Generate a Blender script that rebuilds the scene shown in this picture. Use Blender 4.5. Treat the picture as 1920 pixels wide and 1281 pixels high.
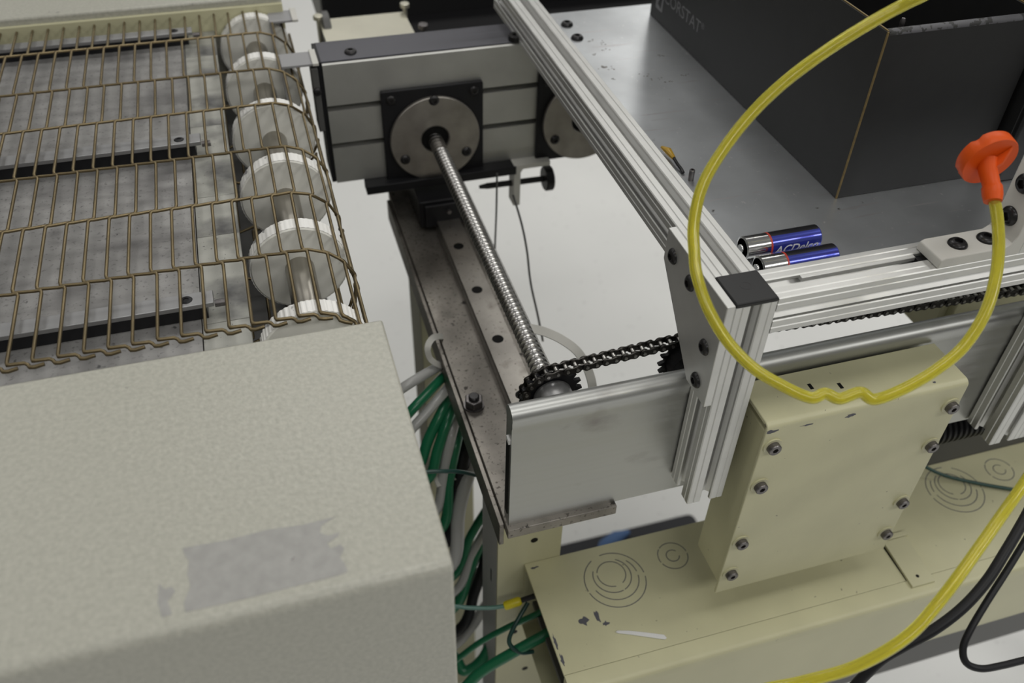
import bpy, bmesh, math, random
from mathutils import Vector, Matrix
random.seed(7)
for o in list(bpy.data.objects):
    bpy.data.objects.remove(o)
scene = bpy.context.scene
COL = scene.collection
K = 0.001                      # every dimension below is in millimetres
PI = math.pi

# ------------------------------------------------------------------ camera
cd = bpy.data.cameras.new('camera')
cam = bpy.data.objects.new('camera', cd); COL.objects.link(cam)
cam.location = (-0.2214, -0.3074, 1.2991)
cam.rotation_euler = (math.radians(47.6143), math.radians(-1.2385), math.radians(-16.5919))
cd.sensor_width = 36.0; cd.lens = 31.298
cd.clip_start = 0.02; cd.clip_end = 60
cd.dof.use_dof = True; cd.dof.focus_distance = 0.54; cd.dof.aperture_fstop = 7.5
scene.camera = cam

# ------------------------------------------------------------------ light
w = bpy.data.worlds.new('room'); scene.world = w; w.use_nodes = True
w.node_tree.nodes['Background'].inputs[0].default_value = (1.0, 0.99, 0.96, 1)
w.node_tree.nodes['Background'].inputs[1].default_value = 0.135
def troffer(x, y, power=11):
    l = bpy.data.lights.new('ceiling_lamp', 'AREA'); l.shape = 'RECTANGLE'
    l.size = 1.2; l.size_y = 0.6; l.energy = power; l.color = (1.0, 0.985, 0.94)
    o = bpy.data.objects.new('ceiling_lamp', l); COL.objects.link(o); o.location = (x, y, 3.0)
for lx, pw in ((-1.9, 6), (0.15, 11), (2.2, 17)):
    for ly, k in ((-1.9, 1.4), (-0.1, 0.85), (1.75, 0.95), (3.6, 1.0)):
        troffer(lx, ly, pw * k)
scene.view_settings.view_transform = 'Standard'
scene.view_settings.look = 'None'
scene.view_settings.gamma = 1.0
scene.view_settings.use_curve_mapping = False
scene.view_settings.exposure = 0.0

# ------------------------------------------------------------------ materials
MATS = {}
def mat(name, col, metal=0.0, rough=0.5, var=None, bump=None, trans=0.0, spots=None, aniso=None, spec=None, coat=0.0, ior=None):
    """var=(scale, amount)  spots=(scale, threshold, colour[, stretch])  bump=(scale, strength)  aniso=(sx,sy,sz,amount) brushed streaks"""
    m = bpy.data.materials.new(name); m.use_nodes = True; MATS[name] = m
    nt = m.node_tree; N = nt.nodes; L = nt.links; b = N['Principled BSDF']
    b.inputs['Metallic'].default_value = metal; b.inputs['Roughness'].default_value = rough
    b.inputs['Transmission Weight'].default_value = trans
    if spec is not None: b.inputs['Specular IOR Level'].default_value = spec
    if ior: b.inputs['IOR'].default_value = ior
    b.inputs['Coat Weight'].default_value = coat
    tc = N.new('ShaderNodeTexCoord'); co = tc.outputs['Object']
    cur = None
    def rgb(c):
        n = N.new('ShaderNodeRGB'); n.outputs[0].default_value = (*c, 1); return n.outputs[0]
    cur = rgb(col)
    def noise(scale, detail=4, vec=None):
        n = N.new('ShaderNodeTexNoise'); n.inputs['Scale'].default_value = scale; n.inputs['Detail'].default_value = detail
        L.new(vec or co, n.inputs['Vector']); return n.outputs['Fac']
    def mix(fac, a, c, mode='MIX'):
        n = N.new('ShaderNodeMix'); n.data_type = 'RGBA'; n.blend_type = mode
        if hasattr(fac, 'is_output'): L.new(fac, n.inputs[0])
        else: n.inputs[0].default_value = fac
        L.new(a, n.inputs[6]); L.new(c, n.inputs[7]); return n.outputs[2]
    def ramp(f, lo, hi, vlo, vhi):
        n = N.new('ShaderNodeMapRange'); n.inputs['From Min'].default_value = lo; n.inputs['From Max'].default_value = hi
        n.inputs['To Min'].default_value = vlo; n.inputs['To Max'].default_value = vhi; n.clamp = True
        L.new(f, n.inputs[0]); return n.outputs[0]
    if var:
        f = ramp(noise(var[0], 6), 0.3, 0.7, 1 - var[1], 1 + var[1])
        cc = N.new('ShaderNodeCombineColor'); [L.new(f, cc.inputs[i]) for i in range(3)]
        cur = mix(1.0, cur, cc.outputs[0], 'MULTIPLY')
    if aniso:
        mp = N.new('ShaderNodeMapping'); mp.inputs['Scale'].default_value = aniso[:3]; L.new(co, mp.inputs[0])
        nf = noise(1.0, 5, mp.outputs[0])
        f = ramp(nf, 0.3, 0.7, 1 - aniso[3], 1 + aniso[3])
        cc = N.new('ShaderNodeCombineColor'); [L.new(f, cc.inputs[i]) for i in range(3)]
        cur = mix(1.0, cur, cc.outputs[0], 'MULTIPLY')
        rr = ramp(nf, 0.3, 0.7, max(rough - 0.08, 0.05), min(rough + 0.08, 1)); L.new(rr, b.inputs['Roughness'])
    for sp in (spots or []):
        v = co
        if len(sp) > 3:
            mp = N.new('ShaderNodeMapping'); mp.inputs['Scale'].default_value = sp[3]; L.new(co, mp.inputs[0]); v = mp.outputs[0]
        wdt = sp[4] if len(sp) > 4 else 0.03
        f = ramp(noise(sp[0], 5, v), sp[1], sp[1] + wdt, 0.0, 1.0)
        cur = mix(f, cur, rgb(sp[2]))
    L.new(cur, b.inputs['Base Color'])
    if bump:
        bn = N.new('ShaderNodeBump'); bn.inputs['Strength'].default_value = bump[1]; bn.inputs['Distance'].default_value = 0.0005
        L.new(noise(bump[0], 3), bn.inputs['Height']); L.new(bn.outputs[0], b.inputs['Normal'])
    return m
mat('floor', (0.88, 0.885, 0.87), 0, 0.45, var=(3, 0.03), spots=[(60, 0.66, (0.78, 0.78, 0.77))])
mat('powder', (0.44, 0.435, 0.378), 0, 0.34, var=(420, 0.10), bump=(520, 0.5), spots=[(70, 0.735, (0.30, 0.29, 0.26))])
mat('tape', (0.35, 0.345, 0.33), 0, 0.45, var=(160, 0.10), spots=[(130, 0.70, (0.22, 0.21, 0.20))])
mat('cream', (0.565, 0.545, 0.355), 0, 0.42, var=(25, 0.05), bump=(500, 0.12), spots=[(210, 0.715, (0.16, 0.14, 0.10))])
mat('cream_plain', (0.565, 0.545, 0.36), 0, 0.42, var=(12, 0.05), bump=(500, 0.12))
mat('stain', (0.14, 0.125, 0.115), 0.2, 0.6)
mat('scuff', (0.09, 0.09, 0.11), 0, 0.6)
mat('greypaint', (0.30, 0.30, 0.31), 0, 0.45)
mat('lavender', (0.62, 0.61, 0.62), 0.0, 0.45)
mat('alu', (0.66, 0.66, 0.645), 0.8, 0.44, var=(60, 0.04))
mat('alu_plate', (0.48, 0.485, 0.475), 0.92, 0.42, aniso=(4, 300, 300, 0.05), spots=[(26, 0.60, (0.33, 0.315, 0.31), (1, 1, 1.8), 0.2)])
mat('alu_beam', (0.52, 0.52, 0.50), 0.85, 0.48, var=(40, 0.06))
mat('table', (0.72, 0.745, 0.77), 0.9, 0.33, var=(14, 0.16), spots=[(26, 0.60, (0.70, 0.71, 0.73), (1, 1, 1), 0.2), (60, 0.64, (0.72, 0.72, 0.74), (.25, 3.2, 1), 0.03), (330, 0.685, (0.88, 0.88, 0.90), (1, .7, 1), 0.03), (48, 0.70, (0.20, 0.19, 0.18), (1, 1, 1), 0.02)])
mat('steel', (0.28, 0.26, 0.235), 0.85, 0.45, var=(24, 0.35), spots=[(34, 0.53, (0.15, 0.14, 0.125), (1, 1, 1), 0.2), (420, 0.60, (0.11, 0.10, 0.09), (1, 1, 1), 0.06), (110, 0.68, (0.06, 0.055, 0.05), (1, 1, 1), 0.03)])
mat('rail', (0.34, 0.32, 0.295), 0.9, 0.36, var=(20, 0.3), spots=[(40, 0.60, (0.19, 0.175, 0.155), (1, 1, 1), 0.15), (350, 0.64, (0.13, 0.12, 0.10), (1, 1, 1), 0.05)])
mat('screw', (0.50, 0.49, 0.48), 1.0, 0.26, var=(20, 0.12))
mat('shaft', (0.40, 0.38, 0.34), 1.0, 0.34, aniso=(200, 5, 200, 0.12))
mat('flange', (0.32, 0.30, 0.275), 0.85, 0.42, var=(60, 0.18))
mat('bed', (0.33, 0.325, 0.32), 0.5, 0.5, var=(16, 0.25), spots=[(30, 0.52, (0.17, 0.165, 0.165), (0.6, 1, 1), 0.22), (420, 0.58, (0.18, 0.175, 0.175), (1, 1, 1), 0.14), (150, 0.69, (0.09, 0.09, 0.09), (1, 1, 1), 0.05)])
mat('bed_strip', (0.44, 0.44, 0.405), 0.45, 0.5, var=(30, 0.18), spots=[(24, 0.47, (0.13, 0.13, 0.13), (1, 1, 1), 0.2), (500, 0.68, (0.12, 0.12, 0.12))])
mat('bar', (0.34, 0.34, 0.345), 0.8, 0.42, aniso=(6, 200, 200, 0.07))
mat('wire', (0.20, 0.158, 0.09), 0.9, 0.40, var=(40, 0.18))
mat('nylon', (0.86, 0.855, 0.80), 0, 0.42, var=(30, 0.05), spots=[(55, 0.70, (0.42, 0.41, 0.38), (1, 1, 1), 0.12)])
mat('nylon_rim', (0.86, 0.855, 0.83), 0, 0.5, spots=[(150, 0.63, (0.33, 0.33, 0.33), (1, 0.6, 1), 0.05)])
mat('black', (0.014, 0.014, 0.015), 0, 0.42, spec=0.35)
mat('black_metal', (0.014, 0.014, 0.016), 0.2, 0.45, spec=0.3)
mat('black_rubber', (0.012, 0.012, 0.014), 0, 0.45, spec=0.3)
mat('void', (0.006, 0.006, 0.007), 0, 0.6, spec=0.25)
mat('darkplate', (0.10, 0.10, 0.115), 0.7, 0.36, aniso=(5, 300, 300, 0.12))
mat('card', (0.0115, 0.0115, 0.012), 0, 0.55, var=(90, 0.10))
mat('card_rim', (0.10, 0.10, 0.11), 0, 0.6, spots=[(220, 0.55, (0.03, 0.03, 0.03))])
mat('tan', (0.19, 0.135, 0.05), 0, 0.7, var=(200, 0.2))
mat('print', (0.16, 0.16, 0.165), 0, 0.6)
mat('chain', (0.055, 0.052, 0.048), 0.85, 0.34)
mat('chain_pin', (0.42, 0.41, 0.39), 1.0, 0.3)
mat('bolt', (0.035, 0.034, 0.035), 0.6, 0.30)
mat('bolt_steel', (0.16, 0.15, 0.15), 0.85, 0.36, var=(300, 0.25))
mat('socket', (0.006, 0.006, 0.006), 0, 0.6, spec=0.2)
mat('chrome', (0.70, 0.70, 0.69), 1.0, 0.16)
mat('blue', (0.07, 0.09, 0.50), 0.65, 0.2, coat=0.6)
mat('gunmetal', (0.16, 0.16, 0.18), 0.95, 0.2)
mat('red', (0.48, 0.05, 0.03), 0, 0.35)
mat('white', (0.72, 0.72, 0.72), 0, 0.45)
mat('offwhite', (0.60, 0.59, 0.55), 0, 0.42)
mat('yellow', (0.88, 0.82, 0.12), 0, 0.12, trans=0.72, ior=1.38)
mat('yellow_solid', (0.70, 0.60, 0.02), 0, 0.4)
mat('orange', (0.72, 0.09, 0.006), 0, 0.45, spec=0.25, spots=[(170, 0.70, (0.6, 0.5, 0.45))])
mat('green', (0.012, 0.155, 0.070), 0, 0.28)
mat('teal', (0.10, 0.21, 0.18), 0, 0.3)
mat('dark', (0.02, 0.065, 0.055), 0, 0.35)
mat('clear', (0.52, 0.52, 0.51), 0, 0.22, trans=0.15)
mat('bluecloth', (0.10, 0.19, 0.40), 0, 0.7)
mat('amber', (0.55, 0.33, 0.02), 0, 0.3, trans=0.3)
mat('mat_rubber', (0.020, 0.021, 0.026), 0, 0.6)
mat('darkgrey', (0.09, 0.09, 0.088), 0, 0.5)
mat('brightplate', (0.62, 0.60, 0.50), 0.75, 0.34, var=(18, 0.08))

# ------------------------------------------------------------------ builders
def world_loc(o):
    p = Vector((0, 0, 0))
    while o is not None:
        p += o.location; o = o.parent
    return p
def catmull(pts, n=8):
    P = [Vector(p) for p in pts]
    if len(P) < 3: return P
    P = [2 * P[0] - P[1]] + P + [2 * P[-1] - P[-2]]
    out = []
    for i in range(1, len(P) - 2):
        a, b, c, d = P[i - 1], P[i], P[i + 1], P[i + 2]
        for k in range(n):
            t = k / n
            out.append(0.5 * ((2 * b) + (c - a) * t + (2 * a - 5 * b + 4 * c - d) * t * t + (3 * b - a - 3 * c + d) * t ** 3))
    out.append(P[-2]); return out
AX = {'x': (1, 2, 0), 'y': (0, 2, 1), 'z': (0, 1, 2)}
class MB:
    def __init__(s): s.v = []; s.f = []
    def raw(s, v, f):
        n = len(s.v); s.v += [tuple(p) for p in v]; s.f += [tuple(i + n for i in q) for q in f]; return s
    def box(s, x0, x1, y0, y1, z0, z1):
        v = [(x, y, z) for x in (x0, x1) for y in (y0, y1) for z in (z0, z1)]
        return s.raw(v, [(0, 1, 3, 2), (4, 6, 7, 5), (0, 4, 5, 1), (2, 3, 7, 6), (0, 2, 6, 4), (1, 5, 7, 3)])
    def prism(s, poly, axis, a0, a1):
        i, j, k = AX[axis]; n = len(poly); v = []
        for a in (a0, a1):
            for p in poly:
                q = [0, 0, 0]; q[i] = p[0]; q[j] = p[1]; q[k] = a; v.append(q)
        f = [tuple(range(n)), tuple(range(2 * n - 1, n - 1, -1))] + [(t, (t + 1) % n, n + (t + 1) % n, n + t) for t in range(n)]
        return s.raw(v, f)
    def loft(s, rings, closed=True, cap=True):
        n = len(rings[0]); v = [p for r in rings for p in r]; f = []
        for a in range(len(rings) - 1):
            for t in range(n if closed else n - 1):
                f.append((a * n + t, a * n + (t + 1) % n, (a + 1) * n + (t + 1) % n, (a + 1) * n + t))
        if cap: f += [tuple(range(n)), tuple(range(len(v) - 1, len(v) - n - 1, -1))]
        return s.raw(v, f)
    def tube(s, pts, r, n=8, smooth=0):
        P = catmull(pts, smooth) if smooth else [Vector(p) for p in pts]
        t = (P[1] - P[0]).normalized(); u = t.orthogonal().normalized(); rings = []
        for i, p in enumerate(P):
            a = P[max(i - 1, 0)]; b = P[min(i + 1, len(P) - 1)]
            d = (b - a)
            if d.length > 1e-9: t = d.normalized()
            u = (u - t * u.dot(t))
            u = u.normalized() if u.length > 1e-6 else t.orthogonal().normalized()
            w_ = t.cross(u); rr = r[i] if isinstance(r, (list, tuple)) else r
            # widen at a sharp bend so that the section keeps its size
            if 0 < i < len(P) - 1:
                c = (P[i] - a).normalized().dot((b - P[i]).normalized()); k = 1 / max(math.sqrt(max((1 + c) / 2, 0)), 0.7)
            else: k = 1
            rings.append([p + (u * math.cos(q * 2 * PI / n) + w_ * math.sin(q * 2 * PI / n)) * rr * k for q in range(n)])
        return s.loft(rings)
    def pipe(s, pts, r, ri, n=16, smooth=8):
        a = MB().tube(pts, r, n, smooth); b = MB().tube(pts, ri, n, smooth); m = len(a.v)
        s.raw(a.v, a.f[:-2]); s.raw(b.v, b.f[:-2])
        for q in range(n):
            k = (q + 1) % n; s.f.append((q, k, m + k, m + q)); e = m - n; s.f.append((e + q, e + k, m + e + k, m + e + q))
        return s
    def cyl(s, p0, p1, r, n=20, r1=None):
        return s.tube([p0, p1], [r, r if r1 is None else r1], n)
    def lathe(s, prof, org=(0, 0, 0), axis='z', n=24):
        i, j, k = AX[axis]; rings = []
        for r, h in prof:
            ring = []
            for q in range(n):
                p = [0, 0, 0]; a = 2 * PI * q / n
                p[i] = org[i] + r * math.cos(a); p[j] = org[j] + r * math.sin(a); p[k] = org[k] + h; ring.append(p)
            rings.append(ring)
        return s.loft(rings)
    def build(s, name, m, parent=None, bev=0, seg=2, ang=35, flat=False):
        V = [Vector(p) * K for p in s.v]
        lo = Vector([min(p[i] for p in V) for i in range(3)]); hi = Vector([max(p[i] for p in V) for i in range(3)])
        c = (lo + hi) / 2
        if parent is None: c.z = lo.z
        me = bpy.data.meshes.new(name); me.from_pydata([p - c for p in V], [], s.f)
        b = bmesh.new(); b.from_mesh(me); bmesh.ops.recalc_face_normals(b, faces=b.faces); b.to_mesh(me); b.free()
        if not flat:
            me.polygons.foreach_set('use_smooth', [True] * len(me.polygons)); me.set_sharp_from_angle(angle=math.radians(ang))
        me.materials.append(MATS[m])
        o = bpy.data.objects.new(name, me); COL.objects.link(o)
        o.parent = parent; o.location = c - (world_loc(parent) if parent else Vector((0, 0, 0)))
        if bev:
            md = o.modifiers.new('bevel', 'BEVEL'); md.width = bev * K; md.segments = seg; md.limit_method = 'ANGLE'; md.angle_limit = math.radians(40)
            md.harden_normals = False
        return o
def tag(o, label, cat, group=None):
    o['label'] = label; o['category'] = cat
    if group: o['group'] = group
    return o
def thing(name, loc, label, cat, group=None):
    o = bpy.data.objects.new(name, None); COL.objects.link(o); o.location = Vector(loc) * K; o.empty_display_size = 0.01
    return tag(o, label, cat, group)
def place(src_mesh, name, parent, loc, rot=None):
    o = bpy.data.objects.new(name, src_mesh); COL.objects.link(o); o.parent = parent
    o.location = Vector(loc) * K - (world_loc(parent) if parent else Vector((0, 0, 0)))
    if rot: o.rotation_euler = rot
    return o
def rounded(x0, x1, y0, y1, r, n=5, corners=(1, 1, 1, 1)):
    out = []
    for (cx, cy, a0, on) in ((x1 - r, y1 - r, 0, corners[0]), (x0 + r, y1 - r, 90, corners[1]), (x0 + r, y0 + r, 180, corners[2]), (x1 - r, y0 + r, 270, corners[3])):
        if on:
            for k in range(n + 1):
                a = math.radians(a0 + 90 * k / n); out.append((cx + r * math.cos(a), cy + r * math.sin(a)))
        else:
            out.append((cx + (r if a0 in (0, 270) else -r), cy + (r if a0 in (0, 90) else -r)))
    return out
BOLTM = {}
AXROT = {'z': None, '-y': (PI / 2, 0, 0), '-x': (0, -PI / 2, 0), 'y': (-PI / 2, 0, 0), 'x': (0, PI / 2, 0)}
def bolt(parent, loc, axis, r, h, m='bolt', kind='button', name='bolt'):
    """a screw head standing h above loc along axis, hex socket sunk into it"""
    key = (r, h, m, kind)
    if key not in BOLTM:
        b = MB(); hx = r * 0.46; n = 24
        if kind == 'button': prof = [(r, 0), (r * 1.0, h * 0.18), (r * 0.93, h * 0.5), (r * 0.78, h * 0.82), (r * 0.58, h)]
        else: prof = [(r, 0), (r, h * 0.85), (r * 0.9, h), (r * 0.6, h)]
        rings = []
        for rr, hh in prof: rings.append([(rr * math.cos(2 * PI * q / n), rr * math.sin(2 * PI * q / n), hh) for q in range(n)])
        def hexr(q, rad):
            a = 2 * PI * q / n; a6 = (a % (PI / 3)) - PI / 6; d = rad * math.cos(PI / 6) / math.cos(a6); return d * math.cos(a), d * math.sin(a)
        rings.append([(*hexr(q, hx), h) for q in range(n)]); rings.append([(*hexr(q, hx), h * 0.35) for q in range(n)])
        b.loft(rings, cap=False)
        k = len(b.v); b.v.append((0, 0, h * 0.35)); L0 = k - n
        b.f += [(L0 + q, L0 + (q + 1) % n, k) for q in range(n)]; b.f.append(tuple(range(n)))
        me = bpy.data.meshes.new('bolt'); me.from_pydata([Vector(p) * K for p in b.v], [], b.f)
        bb = bmesh.new(); bb.from_mesh(me); bmesh.ops.recalc_face_normals(bb, faces=bb.faces); bb.to_mesh(me); bb.free()
        me.polygons.foreach_set('use_smooth', [True] * len(me.polygons)); me.set_sharp_from_angle(angle=math.radians(38))
        me.materials.append(MATS[m]); BOLTM[key] = me
    return place(BOLTM[key], name, parent, loc, AXROT[axis])
PATHS = {
 'tube1': [(300.0, 100.0, 1143.3), (275.0, 90.0, 1148.0), (225.0, 62.0, 1172.0), (165.0, 42.0, 1178.0), (120.0, 36.0, 1166.0), (97.4, 37.3, 1149.7), (90.2, 39.3, 1141.9), (80.1, 42.9, 1134.8), (65.1, 44.1, 1126.7), (46.2, 44.8, 1115.1), (26.7, 43.9, 1101.8), (8.6, 39.6, 1088.3), (-7.6, 33.0, 1073.0), (-18.6, 25.7, 1060.2), (-25.1, 16.0, 1046.5), (-27.3, 7.2, 1036.5), (-28.2, -1.3, 1027.3), (-26.2, -14.2, 1016.0), (-20.6, -27.6, 1005.3), (-11.5, -40.4, 996.6), (-0.7, -50.2, 991.3), (12.2, -59.6, 987.3), (19.6, -60.3, 989.0), (25.9, -64.1, 987.3), (36.2, -64.9, 989.8), (43.2, -68.7, 986.7), (60.1, -68.2, 989.9), (78.0, -65.5, 995.7), (94.1, -60.8, 1003.1), (108.5, -51.9, 1014.2), (119.0, -40.0, 1025.7), (125.8, -27.7, 1036.3), (129.9, -15.3, 1046.2), (131.0, -6.2, 1053.1)],
 'tube2': [(420.0, -20.0, 930.0), (300.0, -45.0, 950.0), (215.0, -66.0, 958.0), (154.7, -86.8, 957.5), (128.8, -103.2, 954.1), (111.2, -113.7, 952.1), (91.1, -124.7, 948.7), (73.7, -134.2, 943.3), (57.3, -143.0, 937.6), (42.8, -150.2, 931.2), (28.5, -156.1, 923.1), (13.6, -158.7, 915.5), (-3.6, -158.5, 907.0), (-24.4, -154.6, 898.2), (-47.3, -149.4, 887.1), (-70.0, -147.0, 850.0), (-84.0, -150.0, 700.0), (-70.0, -160.0, 300.0), (-40.0, -170.0, 4.0)],
 'blk1': [(420.0, -30.0, 930.0), (300.0, -50.0, 928.0), (225.0, -66.0, 925.0), (175.5, -84.4, 922.4), (134.0, -111.0, 910.5), (114.1, -123.3, 905.9), (98.5, -132.4, 898.6), (82.0, -139.0, 890.7), (65.4, -142.2, 881.8), (51.1, -142.2, 872.6), (40.5, -141.9, 861.9), (29.7, -143.6, 841.7), (21.1, -146.4, 821.0), (15.0, -150.0, 700.0), (10.0, -160.0, 300.0), (30.0, -175.0, 4.0)],
 'blk2': [(420.0, -45.0, 915.0), (300.0, -62.0, 915.0), (225.0, -78.0, 913.0), (172.8, -94.2, 911.4), (133.6, -117.9, 903.1), (112.1, -130.6, 897.6), (96.5, -139.6, 890.4), (84.1, -147.4, 882.6), (78.6, -152.6, 875.4), (78.8, -158.1, 869.7), (86.4, -162.0, 866.7), (100.8, -162.5, 863.5), (119.8, -162.2, 859.8), (144.3, -162.0, 853.3), (200.0, -162.0, 820.0), (250.0, -165.0, 600.0), (265.0, -175.0, 200.0), (280.0, -190.0, 3.0)],
 'thin1': [(-27.6, 357.8, 871.3), (-28.9, 353.8, 837.0), (-29.6, 353.8, 807.1), (-29.5, 358.3, 752.5)],
 'thin2': [(-17.2, 341.2, 857.4), (-13.2, 325.8, 835.3), (-11.6, 312.6, 814.6), (-12.2, 296.4, 790.0), (-10.0, 279.1, 765.3), (-7.1, 268.6, 740.5)],
 'strap': [(-61.7, 161.1, 862.2), (-50.3, 151.6, 863.5), (-39.6, 140.1, 862.5), (-31.3, 128.0, 858.6), (-27.1, 114.9, 849.3), (-26.9, 104.7, 837.3), (-29.6, 96.3, 812.7)],
 'loop': [(-106.1, 227.4, 805.4), (-121.7, 204.9, 828.6), (-129.5, 194.3, 829.7), (-128.9, 191.5, 819.6), (-122.0, 193.4, 809.1), (-110.6, 210.8, 786.5)],
}
BUNDLE = [
 ('white', 4, [(-180.5, 180.1, 794.6), (-169.3, 177.1, 798.5), (-145.0, 180.0, 809.7), (-117.1, 204.8, 797.4), (-80.9, 256.4, 762.5)]),
 ('green', 4, [(-180.5, 171.0, 770.2), (-164.3, 168.0, 775.9), (-142.8, 174.9, 790.3), (-117.1, 198.4, 790.7), (-86.6, 253.2, 757.2)]),
 ('white', 4, [(-180.5, 165.6, 757.2), (-164.1, 162.6, 762.9), (-142.5, 169.5, 777.3), (-113.0, 192.0, 785.4), (-81.1, 246.5, 752.1)]),
 ('green', 4.5, [(-180.5, 157.3, 726.0), (-152.2, 154.3, 735.9), (-137.9, 164.7, 759.0), (-118.4, 183.5, 774.8), (-90.4, 235.2, 752.0)]),
 ('green', 4.5, [(-180.5, 149.2, 717.5), (-145.5, 146.2, 729.7), (-132.4, 157.1, 752.8), (-115.0, 179.5, 771.7), (-88.5, 231.3, 748.6)]),
 ('white', 4.5, [(-180.5, 142.6, 680.8), (-141.7, 139.6, 694.4), (-129.7, 150.9, 732.5), (-117.2, 168.1, 762.0), (-95.3, 216.2, 745.4)]),
 ('green', 4.5, [(-180.5, 135.2, 665.6), (-138.0, 132.2, 680.5), (-126.8, 147.2, 722.2), (-114.7, 164.7, 751.9), (-95.2, 209.7, 738.6)]),
 ('black', 7, [(-180.5, 136.9, 645.1), (-133.6, 133.9, 661.5), (-120.9, 149.1, 703.9), (-108.1, 167.0, 734.2), (-88.5, 210.0, 726.3)]),
 ('white', 6, [(-180.5, 121.1, 628.6), (-134.5, 118.1, 644.7), (-121.9, 136.9, 690.7), (-109.5, 151.8, 717.9), (-92.5, 186.2, 714.9)]),
 ('green', 4, [(-180.5, 136.6, 585.3), (-129.4, 133.6, 603.2), (-111.0, 145.6, 636.7), (-94.1, 154.0, 658.6), (-75.9, 166.7, 670.5)]),
 ('white', 4, [(-180.5, 127.0, 575.3), (-131.0, 124.0, 592.6), (-110.6, 138.5, 622.0), (-93.1, 148.6, 645.8), (-74.9, 161.4, 665.3)]),
 ('green', 5, [(-180.5, 123.2, 556.5), (-133.4, 120.2, 573.0), (-114.7, 132.6, 607.1), (-98.9, 145.1, 632.8), (-84.2, 154.2, 654.7)]),
 ('black', 5, [(-180.5, 114.0, 532.1), (-130.1, 111.0, 549.7), (-112.2, 124.1, 584.2), (-99.3, 134.7, 614.5), (-86.4, 154.5, 639.4)]),
 ('white', 4.5, [(-180.5, 134.4, 538.7), (-133.6, 131.4, 555.1), (-108.2, 139.0, 586.3), (-90.2, 139.9, 593.2), (-71.3, 142.6, 587.5)]),
 ('white', 4.5, [(-180.5, 110.2, 513.4), (-140.2, 107.2, 527.5), (-117.6, 114.4, 542.6), (-99.4, 124.7, 559.5), (-80.9, 126.2, 567.2)]),
 ('green', 5, [(-180.5, 107.8, 503.5), (-141.0, 104.8, 517.3), (-131.5, 92.1, 507.3), (-112.7, 94.6, 516.1), (-95.9, 108.9, 536.7)]),
 ('green', 2.6, [(-180.5, 66.9, 572.3), (-149.3, 63.9, 583.2), (-124.9, 58.2, 615.0), (-101.6, 52.4, 639.0), (-78.8, 47.7, 656.5), (-61.7, 52.0, 659.4)]),
 ('green', 4.5, [(-180.5, 28.0, 591.1), (-156.2, 25.0, 599.6), (-132.8, 28.5, 622.9), (-106.6, 28.1, 641.7), (-79.9, 30.0, 652.5), (-60.3, 35.1, 654.0)]),
 ('teal', 1.7, [(-180.5, 61.3, 670.2), (-150.3, 58.3, 680.8), (-134.5, 53.3, 680.9), (-118.4, 49.6, 679.4), (-106.5, 48.9, 678.2)]),
 ('dark', 1.8, [(-87.4, 50.6, 671.6), (-100.0, 40.3, 664.0), (-107.5, 33.7, 654.6), (-106.6, 28.8, 649.7), (-99.8, 24.8, 644.9), (-90.0, 24.6, 642.0)]),
 ('dark', 1.6, [(-180.5, 109.5, 780.0), (-155.7, 106.5, 788.7), (-136.2, 104.8, 786.1), (-123.6, 107.2, 777.9), (-106.6, 116.5, 756.2)]),
]
# ------------------------------------------------------------------ setting
fl = MB().box(-3500, 4500, -2500, 7000, -20, 0).build('floor', 'floor'); fl['kind'] = 'structure'

# ------------------------------------------------------------------ aluminium T-slot profile, 1 inch square
def tslot():
    face = [(-12.1, 12.7), (-8.9, 12.7), (-8.4, 12.2), (-7.9, 12.7), (-3.9, 12.7), (-3.3, 12.1), (-3.3, 10.4), (-7.2, 10.4), (-7.2, 8.6), (-3.7, 5.0),
            (3.7, 5.0), (7.2, 8.6), (7.2, 10.4), (3.3, 10.4), (3.3, 12.1), (3.9, 12.7), (7.9, 12.7), (8.4, 12.2), (8.9, 12.7), (12.1, 12.7)]
    out = []
    for k in range(4):
        c, s = [(1, 0), (0, -1), (-1, 0), (0, 1)][k]
        for x, y in face: out.append((c * x - s * y, s * x + c * y))
    return out
TS = tslot()
def extrusion(name, parent, axis, cu, cv, a0, a1, m='alu'):
    return MB().prism([(cu + p[0], cv + p[1]) for p in TS], axis, a0, a1).build(name, m, parent, ang=25)

# ------------------------------------------------------------------ conveyor: bed, roller, belt, housings
t = thing('conveyor_bed', (-340, 290, 0), 'stained grey metal bed with three raised bars under the wire belt', 'conveyor bed')
ys = [51, 502]
for a, b in zip(ys[:-1], ys[1:]):
    MB().box(-470, -274.4, a + .15, b - .15, 961, 965).build('bed_plate', 'bed', t, bev=.3)
ys2 = [51, 100, 186, 232, 330, 356, 412, 452, 502]
for a, b in zip(ys2[:-1], ys2[1:]):
    MB().box(-273.8, -248, a + .2, b - .2, 960.6, 965.3).build('edge_plate', 'bed_strip', t, bev=.3)
MB().box(-470, -250, 51, 502, 952, 960.4).build('support_tray', 'darkgrey', t)
MB().box(-470, -200, 51, 502, 893, 898).build('bottom_pan', 'darkgrey', t)
MB().box(-470, -455, 60, 495, 0, 952).build('leg', 'darkgrey', t)
for y0, y1 in ((104.5, 116), (287, 299.5), (477, 488)):
    bar = MB().box(-470, -265.5, y0, y1, 973.4, 976.5).build('wear_bar', 'bar', t, bev=.4)
    MB().box(-470, -270, y0 + .8, y1 - .8, 965.3, 973.4).build('shade_web', 'black_metal', bar)  # black colour stands in for the shade under the bar's front
    bolt(bar, (-280, (y0 + y1) / 2, 976.3), 'z', 3.6, .7, 'black_metal')
    MB().cyl((-265.5, (y0 + y1) / 2, 971), (-259.5, (y0 + y1) / 2, 971), 2.2, 12).build('stud', 'bolt_steel', bar)

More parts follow.
